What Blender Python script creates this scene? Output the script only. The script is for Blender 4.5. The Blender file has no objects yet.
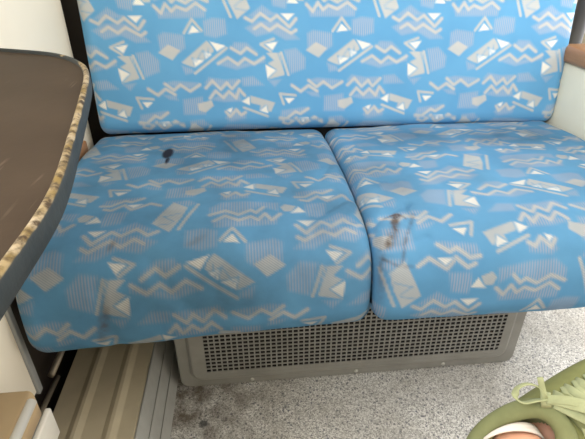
import bpy, bmesh, math, random
import numpy as np
from mathutils import Vector, Matrix, noise
random.seed(4)
S = bpy.context.scene
COL = S.collection

# ---------------------------------------------------------------- camera
def camera(loc, yaw, pitch, roll, f_px):
    y, p, r = (math.radians(a) for a in (yaw, pitch, roll))
    F = Vector((math.sin(y)*math.cos(p), math.cos(y)*math.cos(p), -math.sin(p)))
    R = Vector((math.cos(y), -math.sin(y), 0)); U = R.cross(F)
    R2 = R*math.cos(r) - U*math.sin(r); U2 = R*math.sin(r) + U*math.cos(r)
    m = Matrix((R2, U2, -F)).transposed().to_4x4()
    m.translation = Vector(loc)
    cd = bpy.data.cameras.new('camera'); co = bpy.data.objects.new('camera', cd)
    COL.objects.link(co); co.matrix_world = m
    cd.sensor_fit = 'HORIZONTAL'; cd.sensor_width = 36.0
    cd.lens = 36.0*f_px/585.0; cd.clip_start = 0.02
    S.camera = co
camera((0, 0, 0.82), 5.5, 30.6, 0.2, 473)

# ---------------------------------------------------------------- light
w = bpy.data.worlds.new('daylight'); S.world = w; w.use_nodes = True
w.node_tree.nodes['Background'].inputs[0].default_value = (0.93, 0.96, 1.0, 1)
w.node_tree.nodes['Background'].inputs[1].default_value = 0.45
def area(name, loc, rot, sx, sy, power, col=(1, 1, 1)):
    l = bpy.data.lights.new(name, 'AREA'); l.shape = 'RECTANGLE'; l.size = sx; l.size_y = sy
    l.energy = power; l.color = col
    o = bpy.data.objects.new(name, l); o.location = loc; o.rotation_euler = rot; COL.objects.link(o)
# ceiling lamp strip, daylight through the window beside the table and a weaker fill added at an invented aisle door
area('ceiling_light', (0.80, 0.0, 2.06), (0, 0, 0), 0.30, 2.4, 8, (1.0, 0.97, 0.92))
area('window_daylight', (-0.352, -0.32, 1.36), (0, math.radians(-90), 0), 0.85, 1.25, 28, (0.98, 0.98, 1.0))
area('aisle_fill', (1.235, 0.80, 1.01), (0, math.radians(90), 0), 1.76, 1.3, 24, (1.0, 0.97, 0.92))
vs = S.view_settings
S.display_settings.display_device = 'sRGB'
vs.view_transform = 'Standard'; vs.look = 'None'; vs.gamma = 1.0; vs.exposure = 0.0
vs.use_curve_mapping = False

# ---------------------------------------------------------------- helpers
def tag(o, label=None, cat=None, group=None, kind=None):
    if label: o['label'] = label
    if cat: o['category'] = cat
    if group: o['group'] = group
    if kind: o['kind'] = kind
    return o
def link(name, me, mat, parent=None, smooth=False):
    o = bpy.data.objects.new(name, me); COL.objects.link(o)
    if mat: me.materials.append(mat)
    if parent is not None:
        o.parent = parent
        o.matrix_parent_inverse = parent_world(parent).inverted()
    if smooth:
        me.polygons.foreach_set('use_smooth', [True]*len(me.polygons))
    return o
def parent_world(p):
    m = p.matrix_basis.copy()
    if p.parent: m = parent_world(p.parent) @ p.matrix_parent_inverse @ m
    return m
def empty(name, loc):
    o = bpy.data.objects.new(name, None); o.location = loc; o.empty_display_size = 0.05; COL.objects.link(o); return o
def from_bm(name, bm, mat, parent=None, smooth=False):
    bmesh.ops.recalc_face_normals(bm, faces=bm.faces)
    me = bpy.data.meshes.new(name); bm.to_mesh(me); bm.free()
    return link(name, me, mat, parent, smooth)
def box(bm, x0, x1, y0, y1, z0, z1, bev=0.0, seg=3):
    vs_ = [bm.verts.new((x, y, z)) for x in (x0, x1) for y in (y0, y1) for z in (z0, z1)]
    fs = [bm.faces.new([vs_[i] for i in f]) for f in ((0,1,3,2),(4,6,7,5),(0,4,5,1),(2,3,7,6),(0,2,6,4),(1,5,7,3))]
    if bev:
        es = list({e for f in fs for e in f.edges})
        bmesh.ops.bevel(bm, geom=es, offset=bev, segments=seg, profile=0.5, affect='EDGES')
def boxes(name, lst, mat, parent=None, bev=0.0, seg=3, smooth=False):
    bm = bmesh.new()
    for b in lst: box(bm, *b, bev=bev, seg=seg)
    return from_bm(name, bm, mat, parent, smooth)
def prism_y(name, prof, y0, y1, mat, parent=None, smooth=False):
    """closed outline of (x,z) points pushed along y"""
    bm = bmesh.new()
    a = [bm.verts.new((x, y0, z)) for x, z in prof]; b = [bm.verts.new((x, y1, z)) for x, z in prof]
    n = len(prof)
    for i in range(n): bm.faces.new((a[i], a[(i+1) % n], b[(i+1) % n], b[i]))
    bm.faces.new(a); bm.faces.new(b)
    return from_bm(name, bm, mat, parent, smooth)
def cyl(bm, p, q, r, n=16, r2=None):
    p, q = Vector(p), Vector(q); d = (q-p); m = Matrix.Translation((p+q)/2) @ d.to_track_quat('Z', 'Y').to_matrix().to_4x4()
    bmesh.ops.create_cone(bm, cap_ends=True, segments=n, radius1=r, radius2=r if r2 is None else r2, depth=d.length, matrix=m)
def loft(rings, cap0=True, cap1=True):
    bm = bmesh.new(); vv = [[bm.verts.new(p) for p in r] for r in rings]; n = len(rings[0])
    for a, b in zip(vv, vv[1:]):
        for i in range(n): bm.faces.new((a[i], a[(i+1) % n], b[(i+1) % n], b[i]))
    if cap0: bm.faces.new(vv[0])
    if cap1: bm.faces.new(vv[-1])
    return bm
def subsurf(o, lv=2):
    m = o.modifiers.new('round', 'SUBSURF'); m.levels = lv; m.render_levels = lv
def resample(pts, step):
    P = np.array(pts, float); seg = np.hypot(*np.diff(P, axis=0).T); s = np.concatenate([[0], seg.cumsum()])
    n = max(2, int(s[-1]/step)+1); t = np.linspace(0, s[-1], n)
    return np.stack([np.interp(t, s, P[:, k]) for k in range(P.shape[1])], 1)
def smooth_path(P, it):
    P = P.copy()
    for _ in range(it): P[1:-1] = 0.25*P[:-2] + 0.5*P[1:-1] + 0.25*P[2:]
    return P

# ---------------------------------------------------------------- materials
def mat(name, col, rough=0.6, metal=0.0, spec=0.5):
    m = bpy.data.materials.new(name); m.use_nodes = True
    b = m.node_tree.nodes['Principled BSDF']
    b.inputs['Base Color'].default_value = (*col, 1); b.inputs['Roughness'].default_value = rough
    b.inputs['Metallic'].default_value = metal; b.inputs['Specular IOR Level'].default_value = spec
    return m
def nd(m, t, **kw):
    n = m.node_tree.nodes.new(t)
    for k, v in kw.items(): setattr(n, k, v)
    return n
def ln(m, a, b): m.node_tree.links.new(a, b)
def bsdf(m): return m.node_tree.nodes['Principled BSDF']
def mixc(m, fac, a, b, mode='MIX'):
    n = nd(m, 'ShaderNodeMix', data_type='RGBA', blend_type=mode)
    for i, v in ((0, fac), (6, a), (7, b)):
        if hasattr(v, 'links'): ln(m, v, n.inputs[i])
        elif isinstance(v, (int, float)): n.inputs[i].default_value = v
        else: n.inputs[i].default_value = (*v, 1)
    return n.outputs[2]
def mth(m, op, a, b=0.0, c=None):
    n = nd(m, 'ShaderNodeMath', operation=op)
    for i, v in enumerate((a, b) if c is None else (a, b, c)):
        if hasattr(v, 'links'): ln(m, v, n.inputs[i])
        else: n.inputs[i].default_value = v
    return n.outputs[0]
def rng(m, v, a, b, c=0.0, d=1.0):
    n = nd(m, 'ShaderNodeMapRange'); ln(m, v, n.inputs[0])
    for i, x in enumerate((a, b, c, d)): n.inputs[i+1].default_value = x
    return n.outputs[0]
def objco(m): return nd(m, 'ShaderNodeTexCoord').outputs['Object']
def noise_(m, co, scale, detail=4, rough=0.55):
    n = nd(m, 'ShaderNodeTexNoise'); n.inputs['Scale'].default_value = scale
    n.inputs['Detail'].default_value = detail; n.inputs['Roughness'].default_value = rough
    ln(m, co, n.inputs['Vector']); return n.outputs['Fac']
def bump(m, h, strength=0.2, dist=0.001):
    b = nd(m, 'ShaderNodeBump'); b.inputs['Strength'].default_value = strength; b.inputs['Distance'].default_value = dist
    ln(m, h, b.inputs['Height']); ln(m, b.outputs[0], bsdf(m).inputs['Normal'])
def mottled(name, c1, c2, scale, rough=0.6, lo=0.35, hi=0.65, metal=0.0, bmp=0.0, spec=0.5):
    m = mat(name, c1, rough, metal, spec); n = noise_(m, objco(m), scale, 5)
    ln(m, mixc(m, rng(m, n, lo, hi), c1, c2), bsdf(m).inputs['Base Color'])
    if bmp: bump(m, n, bmp)
    return m

# fabric: blue plush with woven cream, white and hatched motifs
FAB = mat('printed_blue_fabric', (0.1, 0.3, 0.6), 0.9, 0, 0.12)
def fabric():
    m = FAB
    uv = nd(m, 'ShaderNodeUVMap', uv_map='cloth').outputs[0]
    sep = nd(m, 'ShaderNodeSeparateXYZ'); ln(m, uv, sep.inputs[0]); x, y = sep.outputs[0], sep.outputs[1]
    mo = nd(m, 'ShaderNodeAttribute', attribute_name='motif'); sc = nd(m, 'ShaderNodeSeparateColor'); ln(m, mo.outputs['Color'], sc.inputs[0])
    cream, white, hatch = sc.outputs
    st = nd(m, 'ShaderNodeAttribute', attribute_name='stain_shade'); ss = nd(m, 'ShaderNodeSeparateColor'); ln(m, st.outputs['Color'], ss.inputs[0])
    ink, grime_shade, smudge = ss.outputs
    stripe = rng(m, mth(m, 'SINE', mth(m, 'MULTIPLY', x, 2*math.pi/0.0043)), -0.6, 0.6)
    diag = rng(m, mth(m, 'SINE', mth(m, 'MULTIPLY', mth(m, 'ADD', x, mth(m, 'MULTIPLY', y, 1.4)), 2*math.pi/0.0052)), -0.5, 0.9)
    co = objco(m)
    slow = noise_(m, co, 9, 3)
    base = mixc(m, rng(m, slow, 0.35, 0.65), BLUE1, BLUE2)
    h = mth(m, 'MULTIPLY', hatch, mth(m, 'MULTIPLY_ADD', stripe, 0.55, 0.22))
    c = mixc(m, h, base, GREYBLUE)
    cr = mixc(m, diag, CREAM, CREAM2)
    c = mixc(m, mth(m, 'MULTIPLY', cream, 0.80), c, cr)
    c = mixc(m, white, c, mixc(m, diag, WHITE, CREAM))
    # ground-in dirt mixed with seat shade painted into the cloth, then spots
    g = mth(m, 'MULTIPLY', grime_shade, rng(m, noise_(m, co, 13, 4), 0.25, 0.75, 0.62, 1.0))
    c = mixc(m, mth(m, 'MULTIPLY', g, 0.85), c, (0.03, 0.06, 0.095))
    c = mixc(m, mth(m, 'MULTIPLY', mth(m, 'MULTIPLY', smudge, 0.9), rng(m, noise_(m, co, 95, 3), .3, .62, .35, 1.0)), c, (0.075, 0.055, 0.045))  # brown scuffs and smudges, broken up by noise
    c = mixc(m, ink, c, (0.015, 0.017, 0.03))
    ln(m, c, bsdf(m).inputs['Base Color'])
    bsdf(m).inputs['Sheen Weight'].default_value = 0.0; bsdf(m).inputs['Sheen Roughness'].default_value = 0.6
    bump(m, noise_(m, co, 700, 2), 0.25, 0.0006)
BLUE1, BLUE2 = (0.12, 0.345, 0.61), (0.137, 0.375, 0.64)
GREYBLUE = (0.40, 0.44, 0.55); CREAM = (0.66, 0.62, 0.55); CREAM2 = (0.46, 0.46, 0.45); WHITE = (0.85, 0.86, 0.84)
fabric()

WALLM = mottled('cream_wall_laminate', (0.86, 0.79, 0.66), (0.83, 0.76, 0.63), 4, 0.4)
PANEL = mottled('beige_moulded_panel', (0.86, 0.82, 0.67), (0.83, 0.79, 0.64), 8, 0.45)
BROWN = mat('dark_brown_trim', (0.035, 0.026, 0.02), 0.6)
GREYP = mat('grey_plastic', (0.30, 0.31, 0.31), 0.5)
DARKG = mat('charcoal_metal', (0.06, 0.06, 0.065), 0.45)
BLACK = mat('black_recess', (0.008, 0.008, 0.008), 0.9)
WHITEP = mottled('white_plastic', (0.74, 0.72, 0.66), (0.68, 0.66, 0.60), 20, 0.4)
def wood_m():
    m = mat('varnished_beech', (0.4, 0.2, 0.1), 0.35); co = objco(m)
    mp = nd(m, 'ShaderNodeMapping'); mp.inputs['Scale'].default_value = (12, 1.2, 12); ln(m, co, mp.inputs[0])
    n = noise_(m, mp.outputs[0], 6, 6, 0.6)
    ln(m, mixc(m, rng(m, n, 0.3, 0.7), (0.40, 0.21, 0.10), (0.29, 0.14, 0.065)), bsdf(m).inputs['Base Color']); return m
WOOD = wood_m()
def floor_m():
    m = mat('speckled_vinyl_floor', (0.5, 0.5, 0.5), 0.45); co = objco(m)
    def cells(scale):
        v = nd(m, 'ShaderNodeTexVoronoi', feature='F1'); v.inputs['Scale'].default_value = scale; ln(m, co, v.inputs['Vector'])
        s = nd(m, 'ShaderNodeSeparateColor'); ln(m, v.outputs['Color'], s.inputs[0]); return s.outputs, v.outputs['Distance']
    c1, d1 = cells(420); c2, d2 = cells(460); c3, d3 = cells(300)
    base = mixc(m, noise_(m, co, 60, 4), (0.47, 0.465, 0.445), (0.55, 0.545, 0.525))
    c = mixc(m, rng(m, c1[0], 0.52, 0.60), base, (0.80, 0.79, 0.77))
    c = mixc(m, rng(m, c2[1], 0.80, 0.84), c, (0.27, 0.27, 0.27))
    c = mixc(m, rng(m, c3[2], 0.955, 0.97), c, (0.17, 0.18, 0.21))
    dirt = mth(m, 'MULTIPLY', rng(m, noise_(m, co, 7, 5), 0.38, 0.7), 0.45)
    c = mixc(m, dirt, c, (0.30, 0.275, 0.23))
    # worn-in dirt at the foot of the grille and beside the duct
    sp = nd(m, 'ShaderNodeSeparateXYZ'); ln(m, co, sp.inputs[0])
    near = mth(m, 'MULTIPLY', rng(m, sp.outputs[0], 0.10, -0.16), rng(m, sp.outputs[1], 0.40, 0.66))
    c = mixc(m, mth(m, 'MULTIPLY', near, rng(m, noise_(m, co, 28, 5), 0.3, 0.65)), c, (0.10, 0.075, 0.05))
    def spot(c, x, y, r):
        dx = mth(m, 'SUBTRACT', sp.outputs[0], x); dy = mth(m, 'SUBTRACT', sp.outputs[1], y)
        d = mth(m, 'SQRT', mth(m, 'ADD', mth(m, 'MULTIPLY', dx, dx), mth(m, 'MULTIPLY', dy, dy)))
        d = mth(m, 'ADD', d, mth(m, 'MULTIPLY', mth(m, 'SUBTRACT', noise_(m, co, 90, 3), 0.5), 0.012))
        return mixc(m, mth(m, 'MULTIPLY', rng(m, d, r, r*0.6), 0.85), c, (0.05, 0.05, 0.052))
    c = spot(c, -0.118, 0.612, 0.011)
    ln(m, c, bsdf(m).inputs['Base Color']); bump(m, noise_(m, co, 150, 3), 0.1, 0.001); return m
FLOOR = floor_m()

# ---------------------------------------------------------------- the setting
def struct(name, lst, m): return tag(boxes(name, lst, m), kind='structure')
struct('floor', [(-0.5, 1.32, -1.6, 2.6, -0.05, 0.0)], FLOOR)
struct('ceiling', [(-0.5, 1.32, -1.6, 2.6, 2.12, 2.17)], WALLM)
# window side wall: panelling up to the sill, the recess under the seat, window band above
struct('wall_left', [(-0.42, -0.362, -1.6, 0.56, 0.195, 0.92), (-0.42, -0.362, 0.56, 1.08, 0.36, 0.92), (-0.42, -0.362, 0.33, 1.08, 0.92, 2.12), (-0.42, -0.362, -1.6, 0.33, 1.80, 2.12),
                     (-0.42, -0.362, -1.6, -0.92, 0.92, 1.80), (-0.50, -0.42, -1.6, 2.6, 0.0, 0.92), (-0.50, -0.42, 0.33, 2.6, 0.92, 2.12)], WALLM)
tag(boxes('window_2', [(-0.40, -0.356, -0.95, 0.33, 0.90, 0.93), (-0.40, -0.356, -0.95, 0.33, 1.79, 1.82), (-0.40, -0.356, -0.96, -0.93, 0.93, 1.79), (-0.40, -0.356, 0.31, 0.34, 0.93, 1.79)], GREYP), kind='structure')
struct('rear_blocker', [(-0.36, 0.75, -0.80, -0.75, 0.0, 1.5)], PANEL)  # unseen board for the near seat, added to block light from behind
struct('wall_right', [(1.26, 1.32, -1.6, 0.12, 0.0, 2.12), (1.26, 1.32, 1.48, 2.6, 0.0, 2.12), (1.26, 1.32, 0.12, 1.48, 0.0, 0.10), (1.26, 1.32, 0.12, 1.48, 1.92, 2.12)], WALLM)
tag(boxes('added_door_frame', [(1.245, 1.28, 0.12, 0.15, 0.10, 1.92), (1.245, 1.28, 1.45, 1.48, 0.10, 1.92), (1.245, 1.28, 0.15, 1.45, 0.10, 0.13), (1.245, 1.28, 0.15, 1.45, 1.89, 1.92)], GREYP), kind='structure')  # frame and wall opening are unseen, added for the aisle fill light
struct('wall_far', [(-0.42, 0.745, 1.30, 1.33, 0.0, 2.12), (0.745, 1.26, 2.55, 2.6, 0.0, 2.12)], WALLM)
struct('trim_1', [(-0.42, -0.30, 1.17, 1.20, 0.0, 1.4)], BROWN)
struct('dark_lining', [(-0.42, -0.405, 0.555, 1.10, 0.0, 0.36), (-0.405, -0.372, 0.40, 1.10, 0.0, 0.03)], BROWN)  # dark lining added to blacken the recess under the seat
# edge strip on the end of the lower panel
tag(boxes('trim_2', [(-0.366, -0.357, 0.552, 0.565, 0.188, 0.60)], GREYP, bev=0.002), kind='structure')

# ---------------------------------------------------------------- fabric pattern
MOTIFS = [[('H',[(-165,483),(-125,494),(-73,488),(-70,431),(-117,417),(-163,427)])],
[('C',[(354,320),(468,406),(490,383),(495,364),(408,299),(381,308)]),('L',[(399,340),(416,322),(447,369),(467,342),(473,377)]),('L',[(476,404),(504,362)]),('W',[(481,402),(547,384),(508,363)]),('W',[(403,335),(452,327),(411,302)]),('W',[(451,363),(486,352),(460,333)]),('T',[(408,275),(549,375)]),('H',[(354,309),(396,295),(404,278),(366,271)])],
[('T',[(377,438),(414,490),(450,446)]),('W',[(395,435),(414,467),(442,441)])],
[('H',[(268,429),(293,442),(375,430),(377,379),(353,362),(271,373)]),('C',[(262,362),(306,394),(355,369),(318,331)])],
[('H',[(20,496),(82,539),(123,511),(152,504),(80,492)]),('H',[(7,453),(52,419),(121,433),(178,403),(237,406),(201,437),(151,478),(65,479)]),('Z',[(10,492),(38,478),(73,508),(115,480),(143,499),(194,454),(222,486)]),('W',[(160,506),(215,506),(188,480)]),('Z',[(46,449),(75,466),(110,442),(143,463),(201,430),(221,442)])],
[('T',[(127,408),(70,387),(113,358)]),('W',[(90,388),(143,397),(120,363)])],
[('H',[(-55,379),(-41,397),(11,394),(54,356),(9,371),(-20,359)]),('Z',[(-56,375),(-17,352),(10,374),(50,347)]),('H',[(-115,309),(-73,326),(-16,310),(81,329),(87,315),(-39,286)]),('Z',[(-115,313),(-73,336),(-31,307),(0,331),(39,308),(81,333)])],
[('H',[(-455,362),(-403,370),(-362,331),(-365,285),(-427,264)]),('C',[(-532,351),(-473,352),(-453,260),(-529,241),(-488,282),(-527,308),(-499,322)]),('L',[(-483,353),(-447,255)]),('W',[(-536,304),(-491,280),(-530,247)]),('T',[(-467,352),(-437,260)]),('H',[(-525,237),(-469,241),(-499,210)])],
[('H',[(-180,233),(-159,257),(-94,245),(-31,247),(-36,225),(-111,213)]),('H',[(-19,252),(33,256),(78,218),(-14,216)]),('Z',[(-176,213),(-146,242),(-112,205),(-84,232),(-63,206),(-30,239)]),('H',[(-160,162),(-98,190),(-30,192),(-25,151),(-101,150)]),('Z',[(-161,168),(-135,199),(-103,168),(-77,195),(-47,165),(-32,203),(-9,176)])],
[('H',[(345,166),(430,176),(438,98),(342,100)]),('C',[(406,145),(468,160),(476,135),(438,107),(408,118)])],
[('C',[(-18,152),(20,173),(125,140),(106,101),(87,100),(80,129),(53,107),(61,129),(20,141)]),('L',[(15,174),(15,127)]),('W',[(-23,149),(14,172),(12,132)]),('W',[(55,106),(85,129),(93,93)]),('T',[(-15,122),(90,80)])],
[('Z',[(-95,106),(-79,84),(-50,114),(-29,89),(-9,101)]),('W',[(-92,115),(-65,124),(-75,101)]),('H',[(-102,78),(-73,115),(-5,97),(-10,74),(-80,63)])],
[('H',[(275,238),(313,246),(421,235),(379,210),(317,219)]),('Z',[(202,215),(240,188),(275,213),(313,188)]),('Z',[(275,235),(310,207),(340,229),(379,201),(423,227)]),('H',[(263,187),(314,186),(325,163),(287,168)])],
[('T',[(163,134),(148,179),(217,171)]),('W',[(169,160),(215,159),(186,135)])],
[('H',[(146,77),(154,104),(263,119),(275,107),(193,75)]),('Z',[(146,71),(177,68),(216,98),(238,88),(273,111)]),('Z',[(161,49),(184,39),(220,70),(247,37),(302,72),(336,50)]),('W',[(228,68),(277,72),(251,48)])],
[('C',[(-302,-47),(-283,-5),(-249,68),(-201,33),(-215,-23),(-246,-89)]),('L',[(-271,-14),(-237,-41)]),('L',[(-273,-16),(-219,1)]),('L',[(-283,-56),(-241,-48)]),('T',[(-220,-79),(-169,46)]),('H',[(-257,71),(-199,76),(-177,53),(-202,38)])],
[('H',[(-131,18),(-93,49),(-14,46),(88,30),(82,-17),(31,12),(-47,-22),(-130,-10)]),('Z',[(-129,-20),(-82,0),(-41,-25),(-2,-6),(14,-20),(39,8)]),('H',[(-118,-60),(-82,-34),(60,-55),(86,-43),(71,-81),(-115,-80)]),('Z',[(-116,-51),(-82,-26),(-41,-52),(-3,-38),(19,-55),(41,-28),(61,-61),(88,-34)])],
[('H',[(174,22),(241,24),(228,-39),(175,-50),(166,-14)]),('C',[(91,3),(107,22),(141,9),(127,-21),(101,-21)]),('W',[(122,-31),(149,4),(169,-28)])],
]
PU, GL, HV = 0.312, 0.177, 0.288
def seg_dist(P, a, b):
    ab = b-a; t = np.clip(((P-a)@ab)/max(ab@ab, 1e-12), 0, 1); return np.hypot(*(P-a-t[:, None]*ab).T)
def poly_sd(P, V):
    d = np.full(len(P), 1e9); inside = np.zeros(len(P), bool); n = len(V)
    for i in range(n):
        a, b = V[i], V[(i+1) % n]; d = np.minimum(d, seg_dist(P, a, b))
        c = ((a[1] > P[:, 1]) != (b[1] > P[:, 1]))
        if c.any():
            xx = (b[0]-a[0])*(P[:, 1]-a[1])/((b[1]-a[1]) or 1e-12) + a[0]; inside ^= c & (P[:, 0] < xx)
    return np.where(inside, -d, d)
def paint(UV, normal_at, blur=0.0024):
    """UV (n,2) metres on the cloth -> cream/white/hatch coverage"""
    out = np.zeros((len(UV), 3)); lo, hi = UV.min(0)-0.06, UV.max(0)+0.06
    ou, ov = normal_at
    jobs = []
    for mir in (0, 1):
        for kv in range(-3, 4):
            for ku in range(-6, 7):
                dv = ov + kv*2*HV + (HV if mir else 0); du = ou + ku*PU
                jobs.append((mir, du + (GL if mir else 0), dv))
    for mir, du, dv in jobs:
        for mo in MOTIFS:
            shapes = []
            for k, pts in mo:
                V = np.array(pts)/2000.0
                if mir: V = V*[-1, 1]
                shapes.append((k, V+[du, dv]))
            A = np.vstack([V for _, V in shapes])
            if (A.max(0) < lo).any() or (A.min(0) > hi).any(): continue
            sel = np.where(((UV > A.min(0)-0.008) & (UV < A.max(0)+0.008)).all(1))[0]
            if not len(sel): continue
            P = UV[sel]
            for k, V in sorted(shapes, key=lambda t: 'HZCTWL'.index(t[0])):
                if k in 'HCW': d = poly_sd(P, V)
                else:
                    d = np.min([seg_dist(P, V[i], V[i+1]) for i in range(len(V)-1)], 0)
                    d -= {'Z': 0.0030, 'T': 0.0027, 'L': 0.0009}[k]
                cov = np.clip(0.5-d/(0.006 if k == 'H' else blur), 0, 1)
                if k == 'H': out[sel, 2] = np.maximum(out[sel, 2], cov)
                elif k == 'L': out[sel, 0] *= 1-cov*0.8; out[sel, 1] *= 1-cov*0.8
                elif k == 'W':
                    out[sel, 0] *= 1-np.clip(0.5-(d-0.0018)/blur, 0, 1)*0.75
                    out[sel, 1] = np.maximum(out[sel, 1], cov)
                else: out[sel, 0] = np.maximum(out[sel, 0], cov)
                if k == 'Z':    # thin woven fringe along each zigzag
                    out[sel, 2] = np.maximum(out[sel, 2], np.clip(0.5-(d-0.002)/0.004, 0, 1)*0.6)
    return out
def fset(me, name, rgb):
    a = me.attributes.new(name, 'FLOAT_COLOR', 'POINT')
    a.data.foreach_set('color', np.concatenate([rgb, np.ones((len(rgb), 1))], 1).astype('f').ravel())

def pad(name, prof, dense, xa, xb, r, depth, origin, parent, tones, relief, step=0.0027, sag=None, axis='cushion'):
    """Upholstered pad. prof: closed loop of (y,z) points running from the back of the top,
    over the front, round the underside and home; dense = visible length of the loop."""
    P = np.array(prof); n_ = len(P)
    T = np.roll(P, -1, 0)-np.roll(P, 1, 0); T /= np.hypot(*T.T)[:, None]
    N = np.stack([T[:, 1]*-1, T[:, 0]], 1)          # outward normal decided below
    cen = P.mean(0)
    if (np.einsum('ij,ij->i', N, P-cen)).mean() < 0: N = -N
    s = np.concatenate([[0], np.hypot(*np.diff(P, axis=0).T).cumsum()])
    # section across: side wall, quarter round, flat, quarter round, side wall
    ang = np.linspace(0, math.pi/2, 12)
    left = [(0, depth)] + [(r-r*math.cos(a), r-r*math.sin(a)) for a in ang]
    Wd = xb-xa; nf = int((Wd-2*r)/step)
    flat = [(x, 0.0) for x in np.linspace(r, Wd-r, nf)[1:-1]]
    right = [(Wd-x, e) for x, e in reversed(left)]
    Q = np.array(left+flat+right); nq = len(Q)
    qs = np.concatenate([[0], np.hypot(*np.diff(Q, axis=0).T).cumsum()]); qs = qs - qs[-1]/2 + Wd/2
    X = xa + Q[:, 0]
    YZ = P[:, None, :] - N[:, None, :]*Q[None, :, 1:2]
    V = np.empty((n_, nq, 3)); V[..., 0] = X[None, :]; V[..., 1:] = YZ
    sd = np.repeat(s[:, None], nq, 1); xd = np.repeat(X[None, :], n_, 0)
    rel = relief(xd, sd)
    V[..., 1:] += N[:, None, :]*rel[..., None]
    if sag: V[..., 2] -= sag(V[..., 0], V[..., 2])
    V = V.reshape(-1, 3)
    idx = np.arange(n_*nq).reshape(n_, nq); nx = np.roll(idx, -1, 0)
    F = np.stack([idx[:, :-1], nx[:, :-1], nx[:, 1:], idx[:, 1:]], -1).reshape(-1, 4)
    me = bpy.data.meshes.new(name)
    faces = F.tolist() + [idx[:, 0].tolist(), idx[::-1, -1].tolist()]
    me.from_pydata(V.tolist(), [], faces)
    bm = bmesh.new(); bm.from_mesh(me); bmesh.ops.recalc_face_normals(bm, faces=bm.faces); bm.to_mesh(me); bm.free()
    UV = np.stack([np.repeat((xa+qs)[None, :], n_, 0), -sd], -1).reshape(-1, 2)
    if axis == 'back': UV[:, 1] = (dense - sd).reshape(-1); UV[:, 0] = np.where(UV[:, 0] > .1, .1+(UV[:, 0]-.1)/1.016, UV[:, 0])
    vis = (sd.reshape(-1) < 1.1)
    rgb = np.zeros((len(UV), 3)); rgb[vis] = paint(UV[vis], origin)
    fset(me, 'motif', rgb); fset(me, 'stain_shade', tones(UV))
    ul = me.uv_layers.new(name='cloth'); li = np.empty(len(me.loops), 'i'); me.loops.foreach_get('vertex_index', li)
    ul.data.foreach_set('uv', UV[li].astype('f').ravel())
    return link(name, me, FAB, parent, True)
def blob(UV, x, y, rx, ry, rot=0.0, soft=0.5):
    d = UV-[x, y]; c, s_ = math.cos(rot), math.sin(rot)
    e = np.hypot((d[:, 0]*c+d[:, 1]*s_)/rx, (-d[:, 0]*s_+d[:, 1]*c)/ry)
    return np.clip((1-e)/soft, 0, 1)
def nz(x, y, f, k=0): 
    return np.array([noise.noise((a*f, b*f, k*7.3)) for a, b in zip(x.ravel(), y.ravel())]).reshape(x.shape)

seat = tag(empty('train_seat', (0.19, 1.0, 0.0)), 'blue patterned two-place train seat above the perforated grille', 'seat')
top = [(1.05, .437), (.95, .447), (.8, .453), (.65, .452), (.595, .443), (.56, .42), (.543, .38), (.538, .32), (.55, .30)]
under = [(.58, .292), (.80, .292), (1.05, .292), (1.075, .31), (1.078, .40), (1.07, .43)]
tp = smooth_path(resample(top, 0.0028), 40); un = resample([top[-1]]+under, 0.03)[1:]
CUSH = np.vstack([tp, un]); CLEN = np.hypot(*np.diff(tp, axis=0).T).sum()
def relief_left(x, s):
    d = 0.004*np.sin(np.clip((x+0.35)/0.526, 0, 1)*math.pi)
    d = d + 0.0022*nz(x, s, 9, 1) + 0.0012*nz(x, s, 24, 2)
    for (x0, s0, x1, s1, wd, am) in ((.10, .42, .17, .36, .007, -.004), (.09, .46, .165, .43, .006, -.003), (-.15, .49, -.10, .56, .012, -.002), (-.10, .56, .0, .585, .010, -.0015), (.12, .30, .165, .20, .008, -.003), (-.225, .52, -.215, .62, .010, -.002)):
        q = np.stack([x.ravel(), s.ravel()], 1); d = d + am*np.exp(-(seg_dist(q, np.array([x0, s0]), np.array([x1, s1]))/wd)**2).reshape(x.shape)
    return np.where(s < 0.75, d, 0)
def relief_right(x, s):
    d = 0.004*np.sin(np.clip((x-0.18)/0.55, 0, 1)*math.pi)
    d = d + 0.0022*nz(x, s, 9, 3) + 0.0012*nz(x, s, 24, 4)
    for (x0, s0, x1, s1, wd, am) in ((.185, .44, .25, .40, .007, -.004), (.19, .49, .26, .475, .006, -.003), (.245, .40, .235, .47, .005, -.003), (.20, .26, .25, .33, .008, -.003)):
        q = np.stack([x.ravel(), s.ravel()], 1); d = d + am*np.exp(-(seg_dist(q, np.array([x0, s0]), np.array([x1, s1]))/wd)**2).reshape(x.shape)
    return np.where(s < 0.75, d, 0)
def stain_shade_left(UV):
    o = np.zeros((len(UV), 3))
    o[:, 0] = np.maximum(blob(UV, -.163, -.150, .0125, .032, 0, .3), blob(UV, -.159, -.188, .005, .024, 0, .5))
    o[:, 1] = np.clip(.80 + blob(UV, -.02, -.14, .22, .13, 0, .8)*.25 + blob(UV, .10, -.38, .09, .12, .5, .9)*.2 + blob(UV, -.05, -.53, .16, .06, 0, .9)*.25, 0, 1)  # base level paints shade over the whole left cushion, on top of dirt
    o[:, 2] = np.clip(blob(UV, -.225, -.575, .012, .055, -.25, .9)*.8 + blob(UV, -.085, -.46, .02, .008, .5, .9)*.5 + blob(UV, -.205, -.46, .007, .02, -.5, .9)*.6, 0, 1)
    return o
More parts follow.
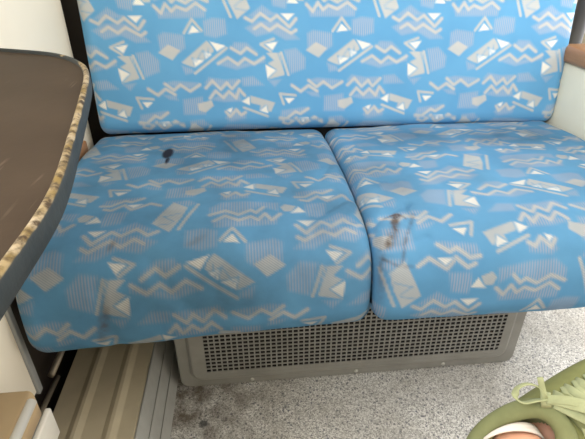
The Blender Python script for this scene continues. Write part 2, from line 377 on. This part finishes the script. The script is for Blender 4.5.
def stain_shade_right(UV):
    o = np.zeros((len(UV), 3))
    o[:, 1] = np.clip(.55 + blob(UV, .36, -.11, .17, .11, 0, .8)*.4 + blob(UV, .58, -.12, .14, .10, 0, .8)*.5 + blob(UV, .23, -.30, .08, .16, .2, .9)*.35, 0, 1)  # base level paints a lighter shade over this cushion, blobs add dirt
    def mark(pts, wd, am):
        d = np.min([seg_dist(UV, np.array(p), np.array(q)) for p, q in zip(pts, pts[1:])], 0); return am*np.clip(1.3-d/wd, 0, 1)
    o[:, 2] = np.clip(mark([(.221, -.432), (.213, -.457), (.200, -.482)], .0075, .8) + mark([(.224, -.428), (.215, -.447)], .005, .5) + mark([(.250, -.430), (.226, -.478), (.217, -.512)], .0035, .55)
                      + mark([(.189, -.505), (.210, -.516), (.232, -.518)], .0032, .5) + mark([(.205, -.432), (.222, -.425), (.236, -.436)], .003, .5) + blob(UV, .212, -.465, .03, .05, -.3, .9)*.25 + blob(UV, .185, -.52, .012, .09, 0, .9)*.6, 0, 1)
    return o
c1 = pad('seat_cushion', CUSH, CLEN, -0.347, 0.1765, 0.028, 0.05, (-0.002, -0.397), seat, stain_shade_left, relief_left, sag=lambda x, z: .017*np.clip((.02-x)/.34, 0, 1)**1.3*np.clip((.42-z)/.10, 0, 1))
tag(c1, 'left seat cushion with a dark ink spot')
c2 = pad('seat_cushion', CUSH, CLEN, 0.1785, 0.731, 0.028, 0.05, (-0.080, -0.255), seat, stain_shade_right, relief_right)
tag(c2, 'right seat cushion with brown scuffs by the gap')
TH = math.radians(6.5)
def back_prof():
    zt = 1.02; L = [(1.09, zt), (1.065, zt+.004), (1.045+.0, zt-.012)]
    pts = []
    def face(v, off): return (1.04+math.sin(TH)*v+off, .436+math.cos(TH)*v)
    for a in np.linspace(90, 180, 10):
        t = math.radians(a); pts.append((face(.58, .035)[0]+.035*math.cos(t), face(.58, 0)[1]+.035*math.sin(t)))
    for v in np.linspace(.57, .035, 200): pts.append(face(v, -.003*math.sin(v/.58*math.pi)))
    fx, fz = face(.03, .030)
    for a in np.linspace(180, 270, 14)[1:]:
        t = math.radians(a); pts.append((fx+.030*math.cos(t), fz+.028*math.sin(t)))
    pts += [(1.12, .442), (1.13, .46), (1.18, .95), (1.17, 1.035)]
    return np.array(pts)
BP = back_prof(); bs = np.concatenate([[0], np.hypot(*np.diff(BP, axis=0).T).cumsum()]); BV = bs[209] + .035
def relief_back(x, s): return np.where(s < 0.62, 0.0025*nz(x, s, 6, 5) + 0.0008*nz(x, s, 20, 6), 0)
def tone_back(UV):
    o = np.zeros((len(UV), 3)); o[:, 1] = blob(UV, .2, .02, .5, .03, 0, .9)*.25; return o  # faint darker band along the foot of the backrest
pad('backrest', BP, BV, -0.332, 0.742, 0.022, 0.05, (0.0, 0.0), seat, tone_back, relief_back, sag=lambda x, z: .009*np.clip((x-.05)/.65, 0, 1), axis='back')
# shell behind the backrest, its pale lip shows at the right edge
boxes('back_shell', [(-0.34, 0.738, 1.135, 1.165, 0.30, 0.40)], DARKG, seat)
def leaned(name, x0, x1, d0, d1, v0, v1, m, parent, bev=0.004):
    bm = bmesh.new(); box(bm, x0, x1, d0, d1, v0, v1, bev=bev)
    bmesh.ops.transform(bm, matrix=Matrix.Translation((0, 1.04, .44)) @ Matrix.Rotation(-TH, 4, 'X'), verts=bm.verts)
    return from_bm(name, bm, m, parent, True if bev else False)
leaned('shell_panel', -0.33, 0.750, 0.075, 0.10, -0.06, 0.60, WHITEP, seat)
# seat base under the cushions, plus a black board added to darken the back seam
boxes('seat_base', [(-0.33, 0.72, 0.90, 1.10, 0.0, 0.293), (-0.33, 0.725, 1.081, 1.10, 0.293, 0.436)], BLACK, seat)
boxes('base_rail', [(-0.34, 0.72, 0.66, 0.70, 0.262, 0.293)], DARKG, seat, bev=0.003)
# aisle-side arm: moulded panel under a beech rest
boxes('arm_panel', [(0.737, 0.79, 0.45, 1.20, 0.26, 0.578)], PANEL, seat, bev=0.012, smooth=True)
boxes('arm_rest', [(0.728, 0.802, 0.44, 1.085, 0.574, 0.612)], WOOD, seat, bev=0.011, smooth=True)
# wall-side beech ledge
tag(boxes('wall_ledge', [(-0.362, -0.347, 0.80, 1.00, 0.425, 0.452)], WOOD, bev=0.005, smooth=True), 'short brown wooden strip between the left seat cushion and the cream wall', 'wooden strip')

# ---------------------------------------------------------------- heater grille under the seat
GRM = mottled('warm_grey_enamel', (0.26, 0.257, 0.242), (0.21, 0.207, 0.192), 14, 0.42)
gr = tag(empty('heater_grille', (0.195, 0.78, 0)), 'grey perforated metal heater grille on the floor beneath the seat', 'grille')
def rrect(x0, x1, z0, z1, r, n=8):
    o = []
    for cx, cz, a0 in ((x1-r, z1-r, 0), (x0+r, z1-r, 90), (x0+r, z0+r, 180), (x1-r, z0+r, 270)):
        for k in range(n+1):
            t = math.radians(a0+90*k/n); o.append((cx+r*math.cos(t), cz+r*math.sin(t)))
    return o
GX0, GX1, GZ1 = -0.170, 0.562, 0.262
rings = []
for (ins, y, r) in ((0, .83, .02), (0, .706, .02), (.003, .701, .018), (.024, .700, .026), (.028, .694, .024), (.032, .692, .022), (.050, .692, .010)):
    z0 = 0.002 + ins; rings.append([(x, y, z) for x, z in rrect(GX0+ins, GX1-ins, z0, GZ1-ins, r)])
from_bm('frame', loft(rings, False, False), GRM, gr)
# punched sheet: a grid with the slots left open
hx0, hx1, hz0, pw, ph = -0.1125, 0.5205, 0.043, 0.0112, 0.0103
ncol = 56; nrow = 20
xs = [GX0+.048] + [v for i in range(ncol) for v in (hx0+i*pw+.0016, hx0+i*pw+.0099)] + [GX1-.048]
zs = [0.050] if hz0 > .052 else []
zs = [0.0495-0.0065] + [v for j in range(nrow) for v in (hz0+j*ph+.0018, hz0+j*ph+.0087) if v < .252] + [.256]
bm = bmesh.new(); gv = [[bm.verts.new((x, .6925, z)) for z in zs] for x in xs]
for i in range(len(xs)-1):
    for j in range(len(zs)-1):
        if not (i % 2 == 1 and j % 2 == 1): bm.faces.new((gv[i][j], gv[i+1][j], gv[i+1][j+1], gv[i][j+1]))
sheet = from_bm('perforated_panel', bm, GRM, gr)
so = sheet.modifiers.new('thick', 'SOLIDIFY'); so.thickness = 0.0015; so.offset = 0
boxes('inner_casing', [(GX0+.03, GX1-.03, .715, .82, 0.02, .25)], BLACK, gr)  # coloured black to put shade behind the slots
for x in (-0.02, 0.205, 0.40):
    bm = bmesh.new(); bmesh.ops.create_uvsphere(bm, u_segments=12, v_segments=8, radius=.0045, matrix=Matrix.Translation((x, .7005, .0135)) @ Matrix.Diagonal((1, .5, 1, 1)))
    from_bm('screw', bm, mat('steel_screw', (.5, .5, .48), .3, .8) if x < 0 else bpy.data.materials['steel_screw'], gr, True)

# ---------------------------------------------------------------- ribbed duct cover beside it
DUCT = mottled('dusty_taupe_cover', (0.56, 0.49, 0.355), (0.46, 0.40, 0.285), 10, 0.5)
DSIDE = mottled('grey_duct_side', (0.40, 0.405, 0.385), (0.32, 0.32, 0.30), 12, 0.45)
du = tag(empty('duct_cover', (-0.28, 0.45, 0)), 'ribbed taupe duct cover along the wall, left of the grille', 'duct cover')
def topz(x):
    z = .098
    for c_ in (-.262, -.322):
        d = abs(x-c_); z += .006*max(0, min(1, (.013-d)/.010))
    return z
xs_ = np.linspace(-.372, -.222, 120)
prof = [(-.372, 0.0)] + [(x, topz(x)) for x in xs_] + [(-.2195, .0965), (-.2195, 0.0)]
prism_y('top_cover', prof, -0.6, .86, DUCT, du)
prism_y('side_panel', [(-.2190, 0.0), (-.2190, .0985), (-.2165, .0995), (-.2145, .098), (-.205, .060), (-.2035, .062), (-.202, .060), (-.192, .030), (-.1905, .032), (-.189, .029), (-.180, 0.0)], -0.6, .86, DSIDE, du)

# low box along the wall, tan top, edge highlight made as a pale strip
TAN = mottled('tan_linoleum', (0.53, 0.385, 0.22), (0.48, 0.345, 0.19), 9, 0.4)
wb = tag(empty('wall_box', (-0.33, 0.2, 0)), 'low tan-topped box against the cream wall below the table', 'box')
bm = bmesh.new(); box(bm, -.362, -.302, -.6, .462, .262, .30)
es = [e for e in bm.edges if all(v.co.x > -.31 for v in e.verts) and (all(v.co.z > .29 for v in e.verts) or all(v.co.y > .46 for v in e.verts))]
bmesh.ops.bevel(bm, geom=es, offset=.012, segments=5, profile=.5, affect='EDGES')
from_bm('lid', bm, TAN, wb, True)
boxes('housing', [(-.362, -.306, -.6, .455, .0, .262)], GREYP, wb)
nose = resample([(-.2995, -.6), (-.2995, .43)], .05)
bm = bmesh.new(); cyl(bm, (-.3045, -.6, .2945), (-.3045, .448, .2945), .0065); from_bm('edge_highlight', bm, WHITEP, wb, True)
boxes('clip', [(-.306, -.297, .415, .470, .20, .255)], WHITEP, wb, bev=.003, smooth=True)
bm = bmesh.new(); cyl(bm, (-.383, .64, .135), (-.383, .80, .135), .006); cyl(bm, (-.39, .5, .11), (-.384, .66, .11), .005)
tag(from_bm('pipe', bm, mat('dull_pipe', (.30, .26, .20), .4, .4), None, True), 'thin metal pipe in the dark gap between the wall and the ribbed duct cover', 'pipe')

# ---------------------------------------------------------------- wall table
def lam():
    m = mat('brown_laminate', (.07, .05, .042), .55, 0, .12); co = objco(m)
    n = noise_(m, co, 14, 6); c = mixc(m, rng(m, n, .3, .7), (.054, .037, .024), (.042, .028, .018))
    # a few fine scratches
    mp = nd(m, 'ShaderNodeMapping'); mp.inputs['Rotation'].default_value = (0, 0, .9); mp.inputs['Scale'].default_value = (60, 4, 1); ln(m, co, mp.inputs[0])
    s = noise_(m, mp.outputs[0], 3, 2); s2 = noise_(m, co, 9, 2)
    k = mth(m, 'MULTIPLY', rng(m, s, .62, .68), rng(m, s2, .56, .62))
    c = mixc(m, mth(m, 'MULTIPLY', k, .28), c, (.26, .20, .15))
    ln(m, c, bsdf(m).inputs['Base Color']); bump(m, noise_(m, co, 300, 2), .05); return m
LAM = lam()
def rim_m():
    m = mat('worn_rubber_edge', (.07, .08, .08), .55, 0, .2); co = objco(m)
    at = nd(m, 'ShaderNodeAttribute', attribute_name='worn'); w_ = nd(m, 'ShaderNodeSeparateColor'); ln(m, at.outputs['Color'], w_.inputs[0])
    n = noise_(m, co, 110, 4, .6); n2 = noise_(m, co, 45, 3)
    fray = mixc(m, rng(m, n2, .40, .58), (.21, .145, .050), (.38, .31, .21))
    fray = mixc(m, rng(m, n, .46, .62), fray, (.055, .036, .02))
    edge = mth(m, 'ADD', w_.outputs[0], mth(m, 'MULTIPLY', mth(m, 'SUBTRACT', n2, .5), .5))
    grey = mixc(m, rng(m, noise_(m, co, 25, 3), .35, .65), (.028, .034, .037), (.04, .046, .047))
    ln(m, mixc(m, rng(m, edge, .40, .55), grey, fray), bsdf(m).inputs['Base Color']); bump(m, n, .4, .001); return m
RIM = rim_m()
tb = tag(empty('wall_table', (-0.24, 0.25, 0.70)), 'dark brown table with a worn yellowed rubber edge, fixed to the wall', 'table')
out = [(-.362, .690), (-.313, .671), (-.27, .653), (-.238, .637), (-.215, .618), (-.194, .592), (-.177, .564), (-.165, .532), (-.155, .494), (-.146, .451), (-.1315, .380), (-.121, .326), (-.114, .291), (-.1085, .259), (-.1055, .235), (-.1045, .211), (-.1045, .18), (-.1045, -.12), (-.115, -.16), (-.14, -.18), (-.362, -.18)]
O = smooth_path(resample(out, .004), 12); Tn = np.gradient(O, axis=0); Tn /= np.hypot(*Tn.T)[:, None]
Nn = np.stack([Tn[:, 1], -Tn[:, 0]], 1)     # inward for this travelling direction
if ((O+Nn*.01)-np.array([-.3, .2])).__pow__(2).sum() > ((O-Nn*.01)-np.array([-.3, .2])).__pow__(2).sum(): Nn = -Nn
sec = [(.0068, -.003, .15), (.0060, .0, .50), (.0046, .0016, .95), (.0025, .0016, .95), (.0006, .0, .50), (.0, -.002, .1), (.0, -.013, 0), (.002, -.015, 0), (.02, -.015, 0), (.02, -.004, 0)]
rings = [[(O[i, 0]+Nn[i, 0]*a, O[i, 1]+Nn[i, 1]*a, .70+z) for a, z, _ in sec] for i in range(len(O))]
bm = loft(rings); rim = from_bm('edge_band', bm, RIM, tb, True)
tag(rim, 'grey rubber edge with frayed yellow top')
arc = np.concatenate([[0], np.hypot(*np.diff(O, axis=0).T).cumsum()])
side = np.clip((arc-.20)/.03, 0, 1) + .9*np.exp(-((arc-.165)/.008)**2)       # the frayed length starts at the corner
side = np.clip(side, .12, 1)
fset(rim.data, 'worn', np.array([[wv*side[i]]*3 for i in range(len(O)) for _, _, wv in sec]))
ins = O + Nn*.0065
bm = bmesh.new()
tv = [bm.verts.new((x, y, .6980)) for x, y in ins]; bv = [bm.verts.new((x, y, .686)) for x, y in ins]
bm.faces.new(tv); bm.faces.new(bv)
for i in range(len(tv)): j = (i+1) % len(tv); bm.faces.new((tv[i], tv[j], bv[j], bv[i]))
from_bm('table_top', bm, LAM, tb)
boxes('wall_bracket', [(-.362, -.345, -.10, .55, .60, .684), (-.345, -.20, .44, .46, .668, .684), (-.345, -.18, .0, .02, .668, .684)], DARKG, tb)

# ---------------------------------------------------------------- grab pole past the aisle arm
gp = tag(empty('grab_pole', (.822, 1.17, 0)), 'dark grey upright post behind the brown aisle armrest', 'post')
bm = bmesh.new(); cyl(bm, (.822, 1.17, .004), (.822, 1.17, 2.118), .017, 24); from_bm('pole', bm, DARKG, gp, True)
bm = bmesh.new(); cyl(bm, (.822, 1.17, .0), (.822, 1.17, .012), .035, 24); from_bm('floor_flange', bm, DARKG, gp)

# ---------------------------------------------------------------- the passenger's crossed leg and sneaker
cam = S.camera.matrix_basis
Rv, Uv, Fv = (cam.to_3x3() @ Vector(v) for v in ((1, 0, 0), (0, 1, 0), (0, 0, -1)))
def wv(r, u, f): return Rv*r + Uv*u + Fv*f
O3 = Vector((0.2472, 0.2866, 0.3620)) + wv(.013, -.007, 0)           # middle of the collar opening
AX = wv(.80, .56, -.10).normalized(); NZ = wv(-.42, .44, -.80); NZ = (NZ - AX*NZ.dot(AX)).normalized(); LT = NZ.cross(AX)
def L3(x, y, z): return O3 + AX*x + LT*y + NZ*z
SKIN = mat('skin', (.70, .38, .25), .5); bsdf(SKIN).inputs['Subsurface Weight'].default_value = .15; bsdf(SKIN).inputs['Subsurface Radius'].default_value = (.02, .008, .004)
OLIVE = mottled('olive_canvas', (.175, .185, .062), (.15, .158, .052), 60, .8, bmp=.15)
LINING = mottled('sage_padding', (.20, .215, .095), (.17, .185, .08), 50, .85, bmp=.1)
LACE = mottled('pale_olive_lace', (.36, .385, .215), (.31, .335, .18), 90, .8, bmp=.1)
SOLE = mat('off_white_rubber', (.6, .57, .47), .55)
def chain(name, pts, m, parent=None):
    me = bpy.data.meshes.new(name); me.from_pydata([p for p, _ in pts], [(i, i+1) for i in range(len(pts)-1)], [])
    o = link(name, me, m, parent)
    sk = o.modifiers.new('flesh', 'SKIN'); sv = me.skin_vertices[0] if me.skin_vertices else None
    if sv is None:
        bm = bmesh.new(); bm.from_mesh(me); bm.verts.layers.skin.verify(); bm.to_mesh(me); bm.free(); sv = me.skin_vertices[0]
    for i, (_, r) in enumerate(pts):
        rr = r if isinstance(r, tuple) else (r, r); sv.data[i].radius = rr; sv.data[i].use_root = (i == len(pts)-1)
    sk.use_smooth_shade = True; subsurf(o, 2); return o
AK = L3(-.002, -.004, -.014); LEG = wv(.16, -.52, -.84).normalized()
kn = AK + LEG*.41
hip = kn + Vector((-.14, -.42, -.03))
person = chain('person', [(L3(.15, 0, -.062), (.026, .016)), (L3(.08, 0, -.060), (.026, .014)), (L3(.016, 0, -.055), .024), (AK, .0415), (AK+LEG*.035, .0405), (AK+LEG*.09, .042)] +
    [(AK+LEG*d, r) for d, r in ((.17, .046), (.25, .054), (.33, .052), (.41, .056))] + [(kn.lerp(hip, t), r) for t, r in ((.3, .068), (.65, .08), (1, .088))], SKIN)
tag(person, 'person with one bare leg crossed, wearing an olive lace-up sneaker', 'person')
def outline(z, xh, xf, wd, n=40):
    o = []
    for k in range(n):
        t = 2*math.pi*k/n; cx, sx = math.cos(t), math.sin(t)
        x = (xh+xf)/2 + (xf-xh)/2*math.copysign(abs(cx)**.85, cx); taper = 1 + .10*math.sin(math.pi*max(0, (x-.05))/.30) if x > .05 else 1 - .08*max(0, (-x)/.06)
        o.append(L3(x, wd*taper*math.copysign(abs(sx)**.8, sx), z))
    return o
rings = [outline(*a) for a in ((-.072, -.063, .205, .040), (-.060, -.064, .206, .0425), (-.048, -.064, .200, .043), (-.038, -.063, .178, .0425), (-.028, -.061, .146, .041), (-.019, -.059, .116, .0395), (-.010, -.057, .090, .038), (-.002, -.055, .070, .0375), (.002, -.051, .064, .034))]
sn = from_bm('sneaker', loft(rings, True, False), OLIVE, person, True); subsurf(sn, 1)
tag(sn, 'olive green canvas lace-up sneaker')
# padded collar and lining
cr = []
for k in range(9):
    t = math.pi*1.15*k/8 - .25; rr = .0105
    cr.append(outline(.001+rr*math.sin(t), -.0440-rr*math.cos(t), .056+rr*math.cos(t), .0300+rr*math.cos(t)))
cr += [outline(-.02, -.040, .050, .0245), outline(-.05, -.040, .06, .024)]
o = from_bm('collar', loft(cr, False, True), LINING, sn, True); subsurf(o, 1)
rings = [outline(*a) for a in ((-.092, -.060, .206, .039), (-.090, -.062, .209, .041), (-.074, -.062, .209, .042), (-.068, -.062, .207, .0415), (-.068, -.050, .19, .03))]
from_bm('sole', loft(rings), SOLE, sn, True)
# tongue
tr = []
for x, z, h, wdt in ((.130, -.022, .003, .020), (.100, -.010, .004, .022), (.075, .001, .006, .024), (.066, .004, .005, .022)):
    tr.append([L3(x + .35*h*math.sin(t), wdt*math.cos(t), z + h*math.sin(t) - .006*math.cos(t)**2) for t in np.linspace(0, 2*math.pi, 20, endpoint=False)])
o = from_bm('tongue', loft(tr), LINING, sn, True); subsurf(o, 1)
SA = (AX - LEG*AX.dot(LEG)).normalized(); SB = LEG.cross(SA)
SK = from_bm('sock', loft([[AK + LEG*(z+h*(.5+.5*math.cos(t-.15))**2) + SA*.0365*math.cos(t) + SB*.0365*math.sin(t) for t in np.linspace(0, 2*math.pi, 40, endpoint=False)] for z, h in ((-.014, 0), (-.0135, .004), (-.013, .008), (-.0125, .011))], False, False), mat('white_sock', (.74, .68, .62), .85), person, True)
sm = SK.modifiers.new('thick', 'SOLIDIFY'); sm.thickness = .002
def dz(x): return -.004 - .33*max(0, x-.060) if x < .178 else -.043
def ribbon(bm, pts, wdt=.0075, th=.0016, flat=None):
    """flat lace through local points (x,y,z)"""
    P = smooth_path(resample(pts, .003), 3); n = len(P); prev = None
    W3 = [L3(*p) for p in P]
    for i in range(n):
        t = (W3[min(i+1, n-1)]-W3[max(i-1, 0)]).normalized(); up = flat if flat is not None else NZ
        s_ = t.cross(up); s_ = s_.normalized() if s_.length > 1e-4 else LT; u_ = s_.cross(t).normalized()
        ring = [bm.verts.new(W3[i]+s_*a*wdt/2+u_*b*th/2) for a, b in ((-1, -.4), (-.8, -1), (.8, -1), (1, -.4), (1, .4), (.8, 1), (-.8, 1), (-1, .4))]
        if prev: [bm.faces.new((prev[k], prev[(k+1) % 8], ring[(k+1) % 8], ring[k])) for k in range(8)]
        elif True: bm.faces.new(ring)
        prev = ring
    bm.faces.new(prev)
bm = bmesh.new()
for i in range(8):
    x = .070+.0145*i; w_ = .027
    for sgn in (1, -1):
        lift = .006 + (.003 if sgn > 0 else .0)
        ribbon(bm, [(x, sgn*w_, dz(x)-.004), (x+.002, sgn*w_*.8, dz(x)+lift*.7+.004), (x+.007, 0, dz(x+.007)+lift+.008), (x+.013, -sgn*w_*.8, dz(x+.013)+lift*.7+.004), (x+.015, -sgn*w_, dz(x+.015)-.003)], wdt=.0085)
o = from_bm('shoelace', bm, LACE, sn, True)
bm = bmesh.new()
KX, KY, KZ = .058, .022, .014
def loop(pts, **k): ribbon(bm, [(KX+a, KY+b, KZ+c) for a, b, c in pts], **k)
loop([(0, 0, 0), (-.010, .004, .006), (-.022, .006, .012), (-.026, .014, .016), (-.018, .022, .016), (-.004, .020, .012), (.004, .010, .006), (.002, .002, .002)], wdt=.008, flat=AX*.4+LT*.6+NZ*.3)
loop([(0, 0, 0), (.010, -.010, .006), (.028, -.030, .008), (.044, -.048, .004), (.050, -.060, -.004), (.040, -.058, -.006), (.020, -.036, .0), (.004, -.008, .002)], wdt=.008)
loop([(0, 0, .002), (.004, .010, .010), (.008, .018, .018)], wdt=.006)
loop([(0, 0, .002), (.015, -.010, .008), (.035, -.030, .006), (.050, -.052, -.006)], wdt=.009)
loop([(-.004, -.006, -.002), (.0, 0, .006), (.005, .006, -.002)], wdt=.010)
from_bm('lace_bow', bm, LACE, sn, True)
